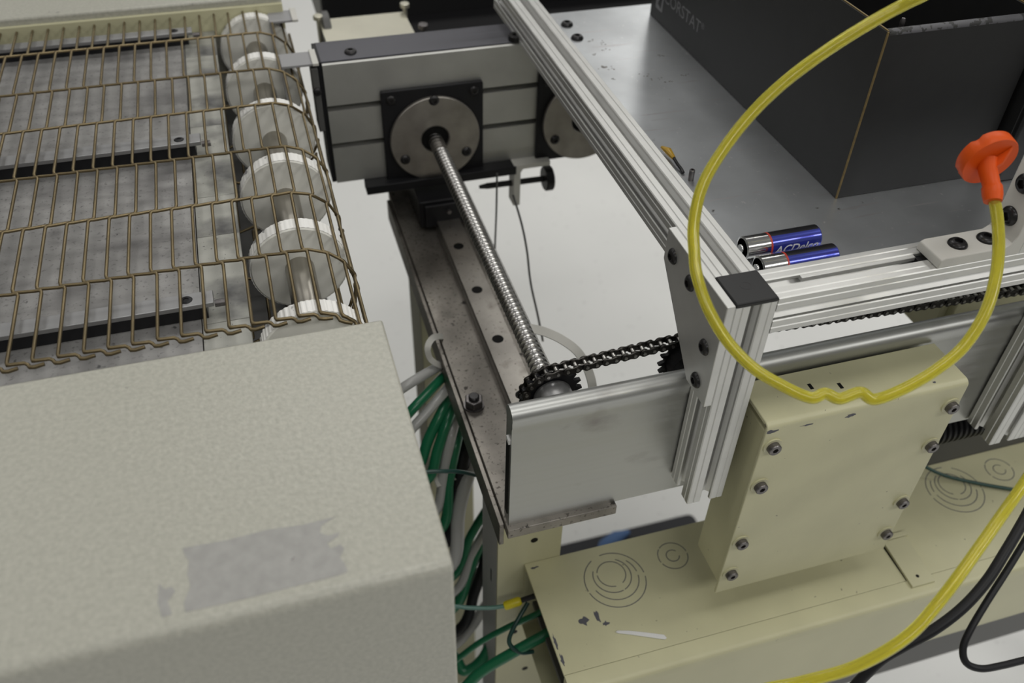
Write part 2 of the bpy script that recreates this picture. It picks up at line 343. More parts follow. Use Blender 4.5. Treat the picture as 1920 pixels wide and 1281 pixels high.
t = thing('belt_roller', (-215, 290, 917), 'white plastic wheels in a row on a steel shaft at the belt end', 'roller')
MB().cyl((-215, 51, 948), (-215, 502.5, 948), 9.2, 28).build('shaft', 'shaft', t)
def wheel(y0, y1, fine):
    n = 240; d = .35 if fine else .2
    b = MB(); rings = []
    for y, off in ((y0 + .7, 0.0), (y1 - .7, 0.0)):
        rings.append([(-215 + (31 - (d if (q // 2) % 2 else 0)) * math.cos(2 * PI * q / n), y, 948 + (31 - (d if (q // 2) % 2 else 0)) * math.sin(2 * PI * q / n)) for q in range(n)])
    return b.loft(rings)
for i, yb in enumerate((90.5, 172.5, 254.5, 336.5, 419, 502)):
    b = MB().lathe([(9.5, 0), (29.6, 0), (30.4, .6), (30.4, 10.9), (29.6, 11.5), (9.5, 11.5)], (-215, yb - 11.5, 948), 'y', 72)
    wh = b.build('wheel', 'nylon', t)
    wheel(yb - 11.5, yb, i == 0).build('rim', 'nylon_rim', wh, ang=20)

XC, ZC, RW = -215.0, 948.0, 32.0
def belt(s_, lift=0.0):
    R = RW + lift
    if s_ <= XC: return s_, ZC + R
    a = (s_ - XC) / RW
    if a <= PI: return XC + R * math.sin(a), ZC + R * math.cos(a)
    return XC - (s_ - XC - PI * RW), ZC - R
t = thing('wire_belt', (-310, 300, 916), 'bronze coloured woven wire conveyor belt wrapped over the white wheels', 'conveyor belt')
PITCH, DEL = 12.22, 3.1
ROW = [74, 136, 200, 260, 325, 384, 454, 501]
rnd = random.Random(3)
def strand(i):
    s0 = -368.1 + PITCH * i
    w1 = [rnd.uniform(-.35, .35) for _ in range(10)]
    def sx(k): return s0 + (0 if k % 2 == 0 else -PITCH - DEL) + w1[k]
    pts = []
    # hooked end around the neighbouring strand
    pts += [(sx(0) + PITCH + 6.0, 72.4, -.2), (sx(0) + PITCH + 1.2, 71.8, -.7), (sx(0) + PITCH - 1.2, 72.6, -1.0), (sx(0) + PITCH - 2.2, 74.4, -.6), (sx(0) + PITCH - 3.8, 75.4, 0), (sx(0) + 2.2, 75.6, .2), (sx(0) + .6, 75.8, .2), (sx(0), 77.6, .1)]
    for k in range(len(ROW) - 1):
        y1 = ROW[k + 1]; a = sx(k)
        pts.append((a, (ROW[k] + y1) / 2, 0))
        if k < len(ROW) - 2:
            b = sx(k + 1); d = 1 if b > a else -1
            pts += [(a, y1 - 3.4, .1), (a + d * .3, y1 - 1.9, .6), (a + d * 1.4, y1 - 1.4, .8), (a + d * 3.4, y1 - 1.2, .5), (b - d * 3.4, y1 + 1.2, -.5), (b - d * 1.4, y1 + 1.5, -.8), (b - d * .3, y1 + 2.3, -.6), (b, y1 + 3.8, -.1)]
        else: pts.append((a, y1, 0))
    out = []
    for s_, y, l in pts:
        x, z = belt(s_, l); out.append((x, y, z))
    return out
for i in range(-8, 26):
    MB().tube(strand(i), 1.05, 6).build('wire_strand', 'wire', t, ang=80)

t = thing('conveyor_housing', (-320, -28, 0), 'off-white speckled metal housing with torn tape residue, filling the lower left corner', 'housing')
prof = rounded(-107, 50, 0, 990, 5, 5, (0, 1, 0, 0))
MB().prism(prof, 'x', -560, -179.3).build('housing_cover', 'powder', t, bev=1.2)
def patch(name, poly, m, parent, z0, h):
    return MB().prism(poly, 'z', z0, z0 + h).build(name, m, parent)
patch('tape_residue', [(-283.3, -69), (-282.4, -73), (-281, -76), (-281.8, -82), (-280.8, -88), (-283.4, -95), (-283, -99.3), (-262, -99.6), (-240, -99.2), (-224, -99), (-220.6, -98.4), (-221.2, -94), (-222.6, -91), (-220.2, -87), (-221.4, -84.5), (-225.5, -85.5), (-226.6, -82.6), (-222, -80.5), (-220.8, -78.6), (-225.6, -78.9), (-228.8, -76.5), (-227.5, -73), (-221.4, -70.2), (-235, -70.6), (-249, -69.2), (-266, -69.9)], 'tape', t, 989.9, .25)
patch('tape_residue', [(-292.6, -83.5), (-290.4, -86.6), (-287.6, -86.4), (-286.4, -89), (-289.4, -92.6), (-287.8, -98.8), (-291.6, -99.2), (-293, -92)], 'tape', t, 989.9, .2)
t = thing('conveyor_housing', (-320, 560, 0), 'off-white metal housing at the far side of the wire belt, top left', 'housing')
MB().box(-560, -186, 506, 900, 0, 990).build('housing_cover', 'powder', t, bev=2)
MB().box(-560, -186, 503, 506.3, 960, 984).build('front_lip', 'cream_plain', t, bev=1)

for (y0, y1, x0, x1, lab) in ((392, 416, -199, -171, 'grey metal strip reaching across the gap to the slotted beam'), (483, 506, -200, -177, 'grey metal strip at the far end of the white wheels')):
    o = thing('transfer_finger', (x0, y0, 940), lab, 'metal strip', 'strips beside the belt')
    MB().box(x0, x1 - 1, y0, y1, 974, 976).build('strip', 'greypaint', o, bev=.3)
    MB().box(x1 - 3.5, x1 + 1.5, y0 - 3, y1 + 1, 975, 977.4).build('bent_tip', 'offwhite', o, bev=.4)  # pale colour carries the light caught by the bent end
    MB().box(x0, x0 + 2, y0, y1, 930, 974).build('bracket', 'greypaint', o)

# ------------------------------------------------------------------ slotted rear beam
t = thing('slotted_beam', (20, 411, 862), 'silver slotted beam across the back with square black bearing flanges', 'machine beam')
g = 9
prof = [(392, 862.5), (392, 896.8), (392 + g, 896.8), (392 + g, 901.8), (392, 901.8), (392, 932.2), (392 + g, 932.2), (392 + g, 937.3), (392, 937.3), (392, 973.4), (393.2, 974.6), (431, 974.6), (431, 862.5)]
MB().prism(prof, 'x', -166.8, 330).build('slotted_plate', 'alu_beam', t)
MB().box(-167.4, 330, 393.6, 431.5, 974.4, 976).build('top_plate', 'darkplate', t, bev=.3)
MB().box(-170.6, -166.9, 394, 432, 862.5, 975.6).build('end_plate', 'black_metal', t, bev=.4)
lp = MB().box(-176, -170.8, 391, 412, 915, 972).build('side_tab', 'darkgrey', t, bev=.6)
bolt(lp, (-173.5, 391, 952), '-y', 3.6, 2, 'bolt')
bolt(t, (-141.3, 406, 975.8), 'z', 5.2, 2.8, 'bolt')
bolt(t, (-1.5, 397, 975.8), 'z', 6, 5, 'bolt', 'cap')
for cx in (-77.2, 63.5):
    fp = MB().prism(rounded(cx - 44.8, cx + 44.8, 859.2, 946.4, 2), 'y', 387.5, 391.9).build('flange_plate', 'black_metal', t, bev=.5)
    MB().lathe([(12.5, 0), (39.3, 0), (40.3, -1), (40.3, -3.6), (39.6, -4.2), (13.5, -4.2), (12.5, -3.4), (12.5, 0)], (cx, 387.4, 898.5), 'y', 64).build('flange_disc', 'flange', fp)
    MB().lathe([(.5, 0), (12.4, 0), (12.4, -.6), (.5, -.6)], (cx, 387.3, 898.5), 'y', 32).build('bore', 'socket', fp)
    for a in (90, 210, 330):
        bolt(fp, (cx + 32.5 * math.cos(math.radians(a)), 383.2, 898.5 + 32.5 * math.sin(math.radians(a)) + (5 if a == 90 else 0)), '-y', 4.6, 2.2, 'bolt')
    for sx in (-1, 1): bolt(fp, (cx + sx * 36.5, 387.4, 938.5), '-y', 4.2, 1.6, 'bolt')
MB().box(-142.5, -2.5, 379, 394, 853.4, 861.8).build('guide_bar', 'black_metal', t, bev=.6)

# L bracket and thumbscrew under the beam
t = thing('clamp_bracket', (0, 388, 815), 'pale L-shaped bracket under the beam holding a black thumbscrew', 'bracket')
MB().prism([(-4.5, 818), (2.2, 818), (2.2, 854), (4.5, 857.4), (31, 857.4), (31, 862.2), (-4.5, 862.2)], 'y', 380, 396).build('angle', 'offwhite', t, bev=.6)
ts = MB().cyl((-29, 388, 839.5), (31, 388, 838.6), 2.9, 16).cyl((-36, 388, 839.6), (-29, 388, 839.5), 1.7, 16, 2.7).build('thumbscrew', 'black', t)
MB().lathe([(11, 0), (12, 1), (12, 7), (11, 8)], (28, 388, 838.6), 'x', 30).build('knob', 'black', ts)

# ------------------------------------------------------------------ rail base with linear rail
t = thing('rail_base', (-77, 230, 806), 'worn steel base plate with a linear guide rail beneath the lead screw', 'guide rail')
MB().box(-115, -38.5, 22, 440, 806.5, 815).build('base_plate', 'steel', t, bev=.5)
prof = [(-84, 815), (-84, 818.6), (-81.6, 820.2), (-81.6, 822), (-83.6, 824), (-83, 825.6), (-62, 825.6), (-61.4, 824), (-63.4, 822), (-63.4, 820.2), (-61, 818.6), (-61, 815)]
rail = MB().prism(prof, 'y', 60, 436).build('rail', 'rail', t)
for y in (129, 192.8, 256.6, 320.4, 384):
    h = MB().lathe([(4.6, 0), (4.6, .18), (4.2, .18), (4.2, .02), (.3, .02)], (-73.4, y, 825.6), 'z', 24).build('screw_hole', 'socket', rail)
bl = MB().box(-98, -52, 366, 420, 819, 846).build('carriage_block', 'black_metal', t, bev=1.2)
MB().box(-94, -56, 362.5, 366.2, 820, 843).build('wiper', 'black_rubber', bl, bev=1)
MB().cyl((-72, 362.6, 836), (-72, 359, 836), 2, 12).build('grease_nipple', 'bolt_steel', bl)
nut = MB().prism([(-107.6 + 7.3 * math.cos(math.radians(60 * k + 15)), 137.5 + 7.3 * math.sin(math.radians(60 * k + 15))) for k in range(6)], 'z', 816.3, 822.8).build('hex_nut', 'bolt_steel', t, bev=.8)
MB().lathe([(7.8, 0), (7.8, 1.3), (4, 1.3), (4, 0)], (-107.6, 137.5, 814.9), 'z', 24).build('washer', 'bolt_steel', nut)
MB().lathe([(4, 0), (4, 2.4), (3.2, 3.2), (.5, 3.2)], (-107.6, 137.5, 822.4), 'z', 18).build('stud', 'bolt', nut)
MB().box(-118.5, -115.2, 30, 430, 790, 812).build('edge_strip', 'steel', t, bev=.4)

# ------------------------------------------------------------------ lead screw with its sprocket
t = thing('lead_screw', (-77.3, 220, 879), 'long threaded steel lead screw ending at a black chain sprocket', 'lead screw')
def thread(x, z, y0, y1, R, r, pitch, n=20):
    b = MB(); turns = (y1 - y0) / pitch; steps = int(turns * n); prof = [(r, 0), (r + .3, .14), (R - .25, .34), (R, .5), (R, .56), (R - .25, .72), (r + .3, .9)]; m = len(prof)
    for i in range(steps + 1):
        a = 2 * PI * i / n
        for rr, ph in prof: b.v.append((x + rr * math.cos(a), y0 + (i / n + ph - .5) * pitch, z + rr * math.sin(a)))
    for i in range(steps):
        for k in range(m - 1): b.f.append((i * m + k, (i + 1) * m + k, (i + 1) * m + k + 1, i * m + k + 1))
    for i in range(steps - n):          # close the flank to the next turn
        b.f.append((i * m + m - 1, (i + 1) * m + m - 1, (i + 1 + n) * m, (i + n) * m))
    return b
th = thread(-77.3, 897.5, 66, 392, 6.7, 4.9, 4.8)
th.cyl((-77.3, 52, 897.5), (-77.3, 384, 897.5), 5.0, 20)
th.build('threaded_rod', 'screw', t, ang=30)
MB().cyl((-77.3, 360, 897.5), (-77.3, 392, 897.5), 6.4, 24).build('journal', 'screw', t)
def sprocket(cx, cz, y0, y1, teeth=18, pr_=18.28, name='sprocket', parent=None):
    poly = []
    for k in range(teeth):
        a = 2 * PI * k / teeth
        for da, rr in ((-.5, -1.9), (-.3, -1.5), (-.17, .6), (-.07, 2.1), (.07, 2.1), (.17, .6), (.3, -1.5)):
            ang = a + da * 2 * PI / teeth; poly.append((cx + (pr_ + rr) * math.cos(ang), cz + (pr_ + rr) * math.sin(ang)))
    return MB().prism(poly, 'y', y0, y1).build(name, 'black_metal', parent, ang=50)
sprocket(-77.3, 897.5, 58.8, 61.4, parent=t)
MB().lathe([(12.5, 0), (12.5, 12), (11.5, 13), (5, 13)], (-77.3, 45.5, 897.5), 'y', 36).build('hub', 'bar', t)
MB().lathe([(9, 0), (9.5, .6), (9.5, 5), (5, 5)], (-77.3, 61.5, 897.5), 'y', 30).build('collar', 'bolt_steel', t)
MB().cyl((-77.3, 38, 897.5), (-77.3, 50, 897.5), 6, 20).build('shaft_end', 'screw', t)
CX2, CZ2 = 15.5, 903.6
t = thing('idler_sprocket', (CX2, 50, 880), 'black toothed idler sprocket behind the gusset plate', 'sprocket')
sprocket(CX2, CZ2, 58.8, 61.4, parent=t)
MB().lathe([(15.6, 0), (15.6, 9), (5, 9)], (CX2, 49.5, CZ2), 'y', 36).build('hub', 'black_metal', t)
MB().cyl((CX2, 38, CZ2), (CX2, 50, CZ2), 5, 18).build('shaft_end', 'bolt_steel', t)

# ------------------------------------------------------------------ roller chain
PR = 18.28; CP = 6.35
def chain_path():
    c1 = Vector((-77.3, 897.5)); c2 = Vector((CX2, CZ2)); end = Vector((345, 884.5)); pts = []
    d = c2 - c1; tl = math.atan2(d.y, d.x) + PI / 2
    for k in range(41):
        a = math.radians(262) + (tl - math.radians(262)) * k / 40
        pts.append(c1 + PR * Vector((math.cos(a), math.sin(a))))
    e = end - c2; te = math.atan2(e.y, e.x) + PI / 2
    for k in range(9):
        a = tl + (te - tl) * k / 8; pts.append(c2 + PR * Vector((math.cos(a), math.sin(a))))
    pts.append(end + PR * Vector((math.cos(te), math.sin(te)))); return pts
cp = chain_path(); joints = [cp[0]]; i = 0; cur = cp[0].copy()
while i < len(cp) - 1:                      # walk along the path by chords of one pitch
    nxt = None
    for j in range(i, len(cp) - 1):
        a, b = cp[j], cp[j + 1]; f = a - cur; e = b - a
        A = e.dot(e); B = 2 * f.dot(e); Cc = f.dot(f) - CP * CP; disc = B * B - 4 * A * Cc
        if A > 1e-12 and disc >= 0:
            u = (-B + math.sqrt(disc)) / (2 * A)
            if 0 <= u <= 1: nxt = a + e * u; i = j; break
    if nxt is None: break
    joints.append(nxt); cur = nxt
t = thing('roller_chain', (120, 60, 880), 'black roller chain running over the sprockets along the front', 'chain')
def link_mesh(outer):
    hw = 3.3 if outer else 2.3; out = []
    for k in range(9):
        a = PI / 2 + PI * k / 8; out.append((2.75 * math.cos(a), 2.75 * math.sin(a)))
    out.append((CP / 2, -1.9))
    for k in range(9):
        a = -PI / 2 + PI * k / 8; out.append((CP + 2.75 * math.cos(a), 2.75 * math.sin(a)))
    out.append((CP / 2, 1.9))
    b = MB()
    for s_ in (-1, 1):
        y0, y1 = sorted((s_ * hw, s_ * (hw + .8))); b.prism(out, 'y', y0, y1)
    npl = len(b.f)
    for x in (0, CP):
        if outer: b.cyl((x, -4.7, 0), (x, 4.7, 0), 1.15, 10)
        else: b.cyl((x, -2.3, 0), (x, 2.3, 0), 1.7, 12)
    me = bpy.data.meshes.new('chain_link'); me.from_pydata([Vector(p) * K for p in b.v], [], b.f)
    bb = bmesh.new(); bb.from_mesh(me); bmesh.ops.recalc_face_normals(bb, faces=bb.faces); bb.to_mesh(me); bb.free()
    me.polygons.foreach_set('use_smooth', [True] * len(me.polygons)); me.set_sharp_from_angle(angle=math.radians(40))
    me.materials.append(MATS['chain']); me.materials.append(MATS['chain_pin'])
    me.polygons.foreach_set('material_index', [0 if k < npl else 1 for k in range(len(me.polygons))])
    return me
LM = (link_mesh(True), link_mesh(False))
for k in range(len(joints) - 1):
    a, b = joints[k], joints[k + 1]; an = math.atan2(b.y - a.y, b.x - a.x)
    place(LM[k % 2], 'chain_link', t, (a.x, 60.1, a.y), (0, -an, 0))

# ------------------------------------------------------------------ front plate
t = thing('front_plate', (100, 32, 814), 'brushed aluminium front plate with a rounded bead along its top', 'metal plate')
prof = [(26.4, 814.5)]
prof += [(26.4, 908.5), (25.6, 910.2)]
for k in range(11):
    a = math.radians(200 - 220 * k / 10); prof.append((32 + 6.6 * math.cos(a), 915.6 + 6.6 * math.sin(a)))
prof += [(37.4, 909), (37.4, 814.5)]
MB().prism(prof, 'x', -113.2, 420).build('plate', 'alu_plate', t)
MB().box(-113.9, -113.1, 29.5, 34.5, 824, 894).build('end_slot', 'socket', t)
MB().box(-114.6, -113.2, 28, 33, 894, 897.5).build('clip', 'white', t)
# ------------------------------------------------------------------ aluminium table frame
t = thing('table_frame', (100, 12, 831), 'silver slotted aluminium frame with post, gusset plate and black end cap', 'frame')
post = extrusion('post', t, 'z', 12.7, 12.7, 831, 998.2)
extrusion('side_beam', t, 'y', 12.7, 987.3, 25.5, 470)
extrusion('front_beam', t, 'x', 12.7, 987.3, 25.5, 420)
extrusion('post', t, 'z', 256, 12.7, 814.5, 974.5)
extrusion('post', t, 'z', 281.4, 12.7, 814.5, 974.5)
extrusion('upright', t, 'z', 190.9, 12.7, 1000.1, 1200)
cap = MB().box(.1, 25.3, .1, 25.3, 997.6, 1000.8).build('end_cap', 'black', t, bev=.9)
MB().lathe([(3.6, 0), (3.6, .25), (2.6, .25), (2.6, .05), (.2, .05)], (12.7, 14, 1000.6), 'z', 28).build('cap_dimple', 'black', cap)
gus = MB().prism([(0, 1000), (75.5, 1000), (75.5, 978), (24, 924.5), (0, 924.5)], 'x', -5.2, -.05).build('gusset', 'alu', t, bev=.5)
for y, z in ((64.5, 987), (40.5, 985.5), (12.6, 961), (13.5, 934)): bolt(gus, (-5.1, y, z), '-x', 5.0, 2.4, 'bolt')
MB().box(47, 120, 13.5, 17.6, 996.5, 999.2).build('slot_cover', 'alu', t, bev=.4)
MB().box(120.5, 124, 9.8, 15.6, 992, 998).build('slot_nut', 'black', t)
cb = MB().prism([(124, 1000.1), (178, 1000.1), (178, 1056), (175.5, 1060), (173.5, 1060), (171.8, 1057.5), (171.8, 1014), (170, 1009), (166, 1006.6), (127, 1006.6), (124.6, 1005.4), (124, 1003.5)], 'y', -.2, 19.6).build('corner_bracket', 'offwhite', t, bev=.5)
for x in (142, 161.5): bolt(cb, (x, 10, 1006.5), 'z', 5.6, 2.6, 'bolt')
for z in (1020, 1041): bolt(cb, (171.9, 11, z), '-x', 5.8, 2.8, 'bolt')

t = thing('tray_plate', (180, 230, 977), 'scratched grey sheet metal table top inside the slotted frame', 'table top')
MB().box(25.6, 420, 25.6, 433.5, 977, 980).build('sheet', 'table', t, bev=.3)
for p in ((48.6, 406.5), (47.9, 378)): bolt(t, (*p, 980), 'z', 5.4, 3.2, 'bolt')

for sd, (cx, cy, ax, ay) in enumerate(((59, 372, 5, 3), (66, 365, 2, 6), (63, 352, 4, 1.6), (52, 345, 2, 1.5), (55, 318, 2.4, 4), (77, 300, 4, 3), (84, 292, 5, 2.4), (92, 284, 4, 2), (108, 292, 4, 1.6), (104, 330, 2.5, 1.5), (50, 300, 1.6, 2))):
    r_ = random.Random(50 + sd); g = MB()
    for q in range(5):
        px_, py_ = cx + r_.uniform(-ax, ax), cy + r_.uniform(-ay, ay); poly = []
        for k in range(7):
            a = 2 * PI * k / 7; rr = r_.uniform(.25, 1.0); poly.append((px_ + 1.2 * rr * math.cos(a), py_ + .8 * rr * math.sin(a)))
        g.prism(poly, 'z', 979.95, 980.03)
    g.build('stain', 'stain', t)

# ------------------------------------------------------------------ black cardboard box on the tray
t = thing('storage_box', (184, 257, 980), 'open black cardboard box with tan cut edges, printed CORSTAT', 'box')
X0, X1, Y0, Y1, Z0, Z1 = 129, 239.5, 103, 411, 980.1, 1092
MB().box(X0, X0 + 3, Y0 + .6, Y1, Z0, Z1).build('side_panel', 'card', t, bev=.3)
MB().box(X1 - 3, X1, Y0 + .6, Y1, Z0, Z1).build('side_panel', 'card', t, bev=.3)
MB().box(X0 + 1.2, X1, Y0, Y0 + 5.4, Z0, Z1 - 2).build('front_panel', 'card', t, bev=.3)
MB().tube([(X0 + 2, Y0 + 2.9, Z1 - 2.3), (X1, Y0 + 2.9, Z1 - 2.3)], 2.9, 14).build('folded_rim', 'card_rim', t)
MB().box(X0 + 3, X1 - 3, Y1 - 5, Y1, Z0, Z1 - 1).build('back_panel', 'card', t, bev=.3)
MB().box(X0 + 3, X1 - 3, Y0 + 5.4, Y1 - 5, Z0, Z0 + 3).build('bottom_panel', 'card', t)
MB().box(X0 + .7, X0 + 1.7, Y0 + 1, Y1 - 1, Z1 - .2, Z1 + .5).build('cut_edge', 'tan', t)
MB().box(X1 - 2.2, X1 - .6, Y0 + 1, Y1 - 1, Z1 - .2, Z1 + .5).build('cut_edge', 'tan', t)
MB().box(X0 + .1, X0 + 1.1, Y0 - .3, Y0 + .7, Z0, Z1).build('cut_edge', 'tan', t)
def text_mesh(body, size, shear=0.0, bold=0.0):
    c = bpy.data.curves.new('txt', 'FONT'); c.body = body; c.size = size; c.shear = shear; c.offset = bold; c.resolution_u = 3
    o = bpy.data.objects.new('txt', c); COL.objects.link(o)
    bpy.context.view_layer.update()
    me = bpy.data.meshes.new_from_object(o.evaluated_get(bpy.context.evaluated_depsgraph_get()))
    b = bmesh.new(); b.from_mesh(me); bmesh.ops.triangulate(b, faces=b.faces)
    for _ in range(4):
        es = [e for e in b.edges if e.calc_length() > 0.09 * size]
        if es: bmesh.ops.subdivide_edges(b, edges=es, cuts=1); bmesh.ops.triangulate(b, faces=b.faces)
    b.to_mesh(me); b.free()
    v = [tuple(p.co) for p in me.vertices]; f = [tuple(p.vertices) for p in me.polygons]
    bpy.data.objects.remove(o); bpy.data.curves.remove(c); bpy.data.meshes.remove(me); return v, f
def put(v, f, fn, name, m, parent):
    b = MB(); b.raw([fn(p) for p in v], f); return b.build(name, m, parent, flat=True)
v, f = text_mesh('CORSTAT', 14.6)
wd = max(p[0] for p in v)
put(v, f, lambda p: (X0 - .12, 386.5 - p[0] * (70.0 / wd), 1001.3 + p[1]), 'printed_word', 'print', t)
v, f = text_mesh('®', 6.5)
put(v, f, lambda p: (X0 - .12, 315.5 - p[0] * 1.1, 1007.0 + p[1]), 'printed_mark', 'print', t)
logo = MB().prism(rounded(387.5, 401.5, 990.5, 1011, 1.5), 'x', X0 - .1, X0).build('printed_emblem', 'print', t)
MB().prism([(398, 995), (391, 992.5), (390, 1001), (393.5, 1008), (394.5, 1001)], 'x', X0 - .16, X0 - .08).build('emblem_stroke', 'card', logo)
pin = thing('steel_pin', (150, 118, 983), 'thin pale metal pin standing up inside the black box near its corner', 'pin')
MB().lathe([(1.4, 0), (1.4, 106), (1.6, 106.2), (1.6, 108), (1.1, 109.5), (.3, 109.8)], (149, 117, 975.5 + 7.7), 'z', 14).build('pin', 'bolt_steel', pin)
t = thing('black_case', (300, 200, 980), 'plain black case behind the orange cap, right of the cardboard box', 'case')
MB().box(246, 400, 92, 420, 980.1, 1140).build('body', 'black', t, bev=2)
MB().box(244.6, 246.2, 96, 416, 990, 1130).build('side_panel', 'card', t, bev=.4)

# ------------------------------------------------------------------ two AA cells
def battery(x0, y, label):
    t = thing('battery', (x0 + 25, y, 980), label, 'battery', 'AA batteries on the tray')
    z = 987.3; R = 7.1
    MB().lathe([(6.0, 0), (R, .5), (R, 15.3), (R - .4, 15.3)], (x0, y, z), 'x', 40).build('silver_end', 'chrome', t)
    MB().lathe([(2.6, -1.6), (2.7, -1.3), (2.7, 0), (6.1, 0), (6.1, .2)], (x0, y, z), 'x', 30).build('terminal', 'chrome', t)
    MB().lathe([(R - .3, 15.2), (R + .06, 15.2), (R + .06, 16.4), (R - .3, 16.4)], (x0, y, z), 'x', 40).build('red_ring', 'red', t)
    wr = MB().lathe([(R - .3, 16.3), (R, 16.3), (R, 48.7), (R - .5, 49.4), (5.4, 49.4)], (x0, y, z), 'x', 40).build('blue_wrap', 'blue', t)
    MB().lathe([(5.3, 49.0), (5.2, 49.6), (.5, 49.6)], (x0, y, z), 'x', 30).build('flat_terminal', 'chrome', t)
    n = 14; arcp = [(R + .03, math.radians(20 + 85 * k / n)) for k in range(n + 1)]
    poly = [(y + r_ * math.cos(a), z + r_ * math.sin(a)) for r_, a in arcp] + [(y + (R - .5) * math.cos(a), z + (R - .5) * math.sin(a)) for r_, a in arcp[::-1]]
    MB().prism(poly, 'x', x0 + 16.4, x0 + 48.6).build('silver_band', 'gunmetal', wr)
    v, f = text_mesh('ACDelco', 7.0, 0.25, 0.12)
    wd = max(p[0] for p in v)
    def wrap(p):
        a = math.radians(188) - (p[1] - 1.5) / (R + .1)
        return (x0 + 17.6 + p[0] * 29.5 / wd, y + (R + .12) * math.cos(a), z + (R + .12) * math.sin(a))
    put(v, f, wrap, 'printed_word', 'white', wr)
    return t
battery(37.8, 60.8, 'blue and silver AA battery lying farther from the front beam, lettering ACDelco showing')
battery(37.6, 41.0, 'blue and silver AA battery lying right behind the front beam')

# scraps on the tray
t = thing('set_screw', (46.2, 148, 980), 'tiny dark set screw standing on the tray beside the side beam', 'screw')
MB().lathe([(1.9, 0), (1.9, 7.6), (1.5, 8.1), (.9, 8.1), (.9, 6), (.1, 6)], (46.2, 148, 980), 'z', 16).build('body', 'bolt_steel', t)
t = thing('amber_scrap', (40, 172, 980), 'amber plastic scrap with dark tail lying against the side beam', 'scrap')
MB().tube([(41.5, 186, 984), (42.4, 178, 985.5), (43.2, 170, 984.5)], [1.2, 2.6, 1.4], 10, 0).build('sleeve', 'amber', t)
MB().tube([(43.2, 170, 984.5), (43.6, 164, 983), (44.6, 160, 981.6), (44.2, 156, 981.2)], 1.1, 8, 4).build('lead', 'black', t)

# ------------------------------------------------------------------ cream gear cover
t = thing('gear_cover', (105, 8, 729), 'cream painted metal cover box bolted to the front plate', 'cover')
MB().box(37, 174, -8.6, 26.2, 735, 899).build('body', 'cream', t, bev=.8)
prof = [(-12.4, 729.5)]
for k in range(7):
    a = math.radians(180 - 90 * k / 6); prof.append((-8.4 + 4 * math.cos(a), 906 + 4 * math.sin(a)))
prof += [(24.6, 910), (24.6, 907.6)]
for k in range(7):
    a = math.radians(90 + 90 * k / 6); prof.append((-8.4 + 1.8 * math.cos(a), 905.4 + 1.8 * math.sin(a)))
prof += [(-10.2, 729.5)]
lid = MB().prism(prof, 'x', 33.8, 176).build('lid', 'cream', t, bev=.5)
for x in (41, 168.6):
    for z in (890.3, 852.4, 791, 753.5):
        bolt(lid, (x, -13.4, z), '-y', 4.3, 3.6, 'bolt_steel', 'cap')
        MB().lathe([(6.2, 0), (6.2, -1.1), (3, -1.1), (3, 0)], (x, -12.35, z), 'y', 24).build('washer', 'cream_plain', lid)
for x, y in ((75.5, 10.4), (93.9, 6.0)): MB().box(x - 1.2, x + 1.2, y - 2.4, y + 2.4, 909.6, 910.12).build('slot_or_shade', 'socket', lid)
def blotch(name, cx, cy, ax, ay, m, parent, plane, c, n=14, seed=0):
    r = random.Random(seed); poly = []
    for k in range(n):
        a = 2 * PI * k / n; q = r.uniform(.45, 1.1); poly.append((cx + ax * q * math.cos(a), cy + ay * q * math.sin(a)))
    return MB().prism(poly, plane, *c).build(name, m, parent)
blotch('scuff', 37.5, 904, 4.5, 2.0, 'scuff', lid, 'y', (-12.5, -12.3), seed=2)
blotch('scuff', 62, 903, 5.5, .8, 'scuff', lid, 'y', (-12.5, -12.3), seed=3)
blotch('scuff', 92, 902.5, 4.2, 1.6, 'scuff', lid, 'y', (-12.5, -12.3), seed=5)
blotch('scuff', 153, -7, 1.2, 1.0, 'scuff', lid, 'z', (909.6, 910.15), seed=6)

# ------------------------------------------------------------------ wireway duct
t = thing('wire_duct', (180, 12, 612), 'long cream wireway with round knockouts below the gear cover', 'wireway')
MB().box(-86, 700, -42, -40.4, 612, 697.6).build('front_wall', 'cream_plain', t, bev=.4)
MB().box(-86, 700, 65.2, 67, 612, 697.6).build('back_wall', 'cream_plain', t, bev=.4)
MB().box(-86, 700, -42, 67, 611, 612.6).build('bottom_wall', 'cream_plain', t)
MB().prism(rounded(-43.4, -28.4, 690, 700.0, 4, 5, (0, 1, 0, 0)), 'x', -86, 700).build('hinge_strip', 'cream', t)
lid = MB().box(-86.2, 700, -28.0, 67.4, 697.8, 700).build('lid', 'cream', t, bev=.35)
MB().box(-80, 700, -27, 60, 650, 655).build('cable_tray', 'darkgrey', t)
def arc(cx, cy, r, a0, a1, wd=.7):
    n = max(4, int(abs(a1 - a0) / 9)); ri = []; ro = []
    for k in range(n + 1):
        a = math.radians(a0 + (a1 - a0) * k / n); ri.append((cx + (r - wd / 2) * math.cos(a), cy + (r - wd / 2) * math.sin(a))); ro.append((cx + (r + wd / 2) * math.cos(a), cy + (r + wd / 2) * math.sin(a)))
    return ro + ri[::-1]
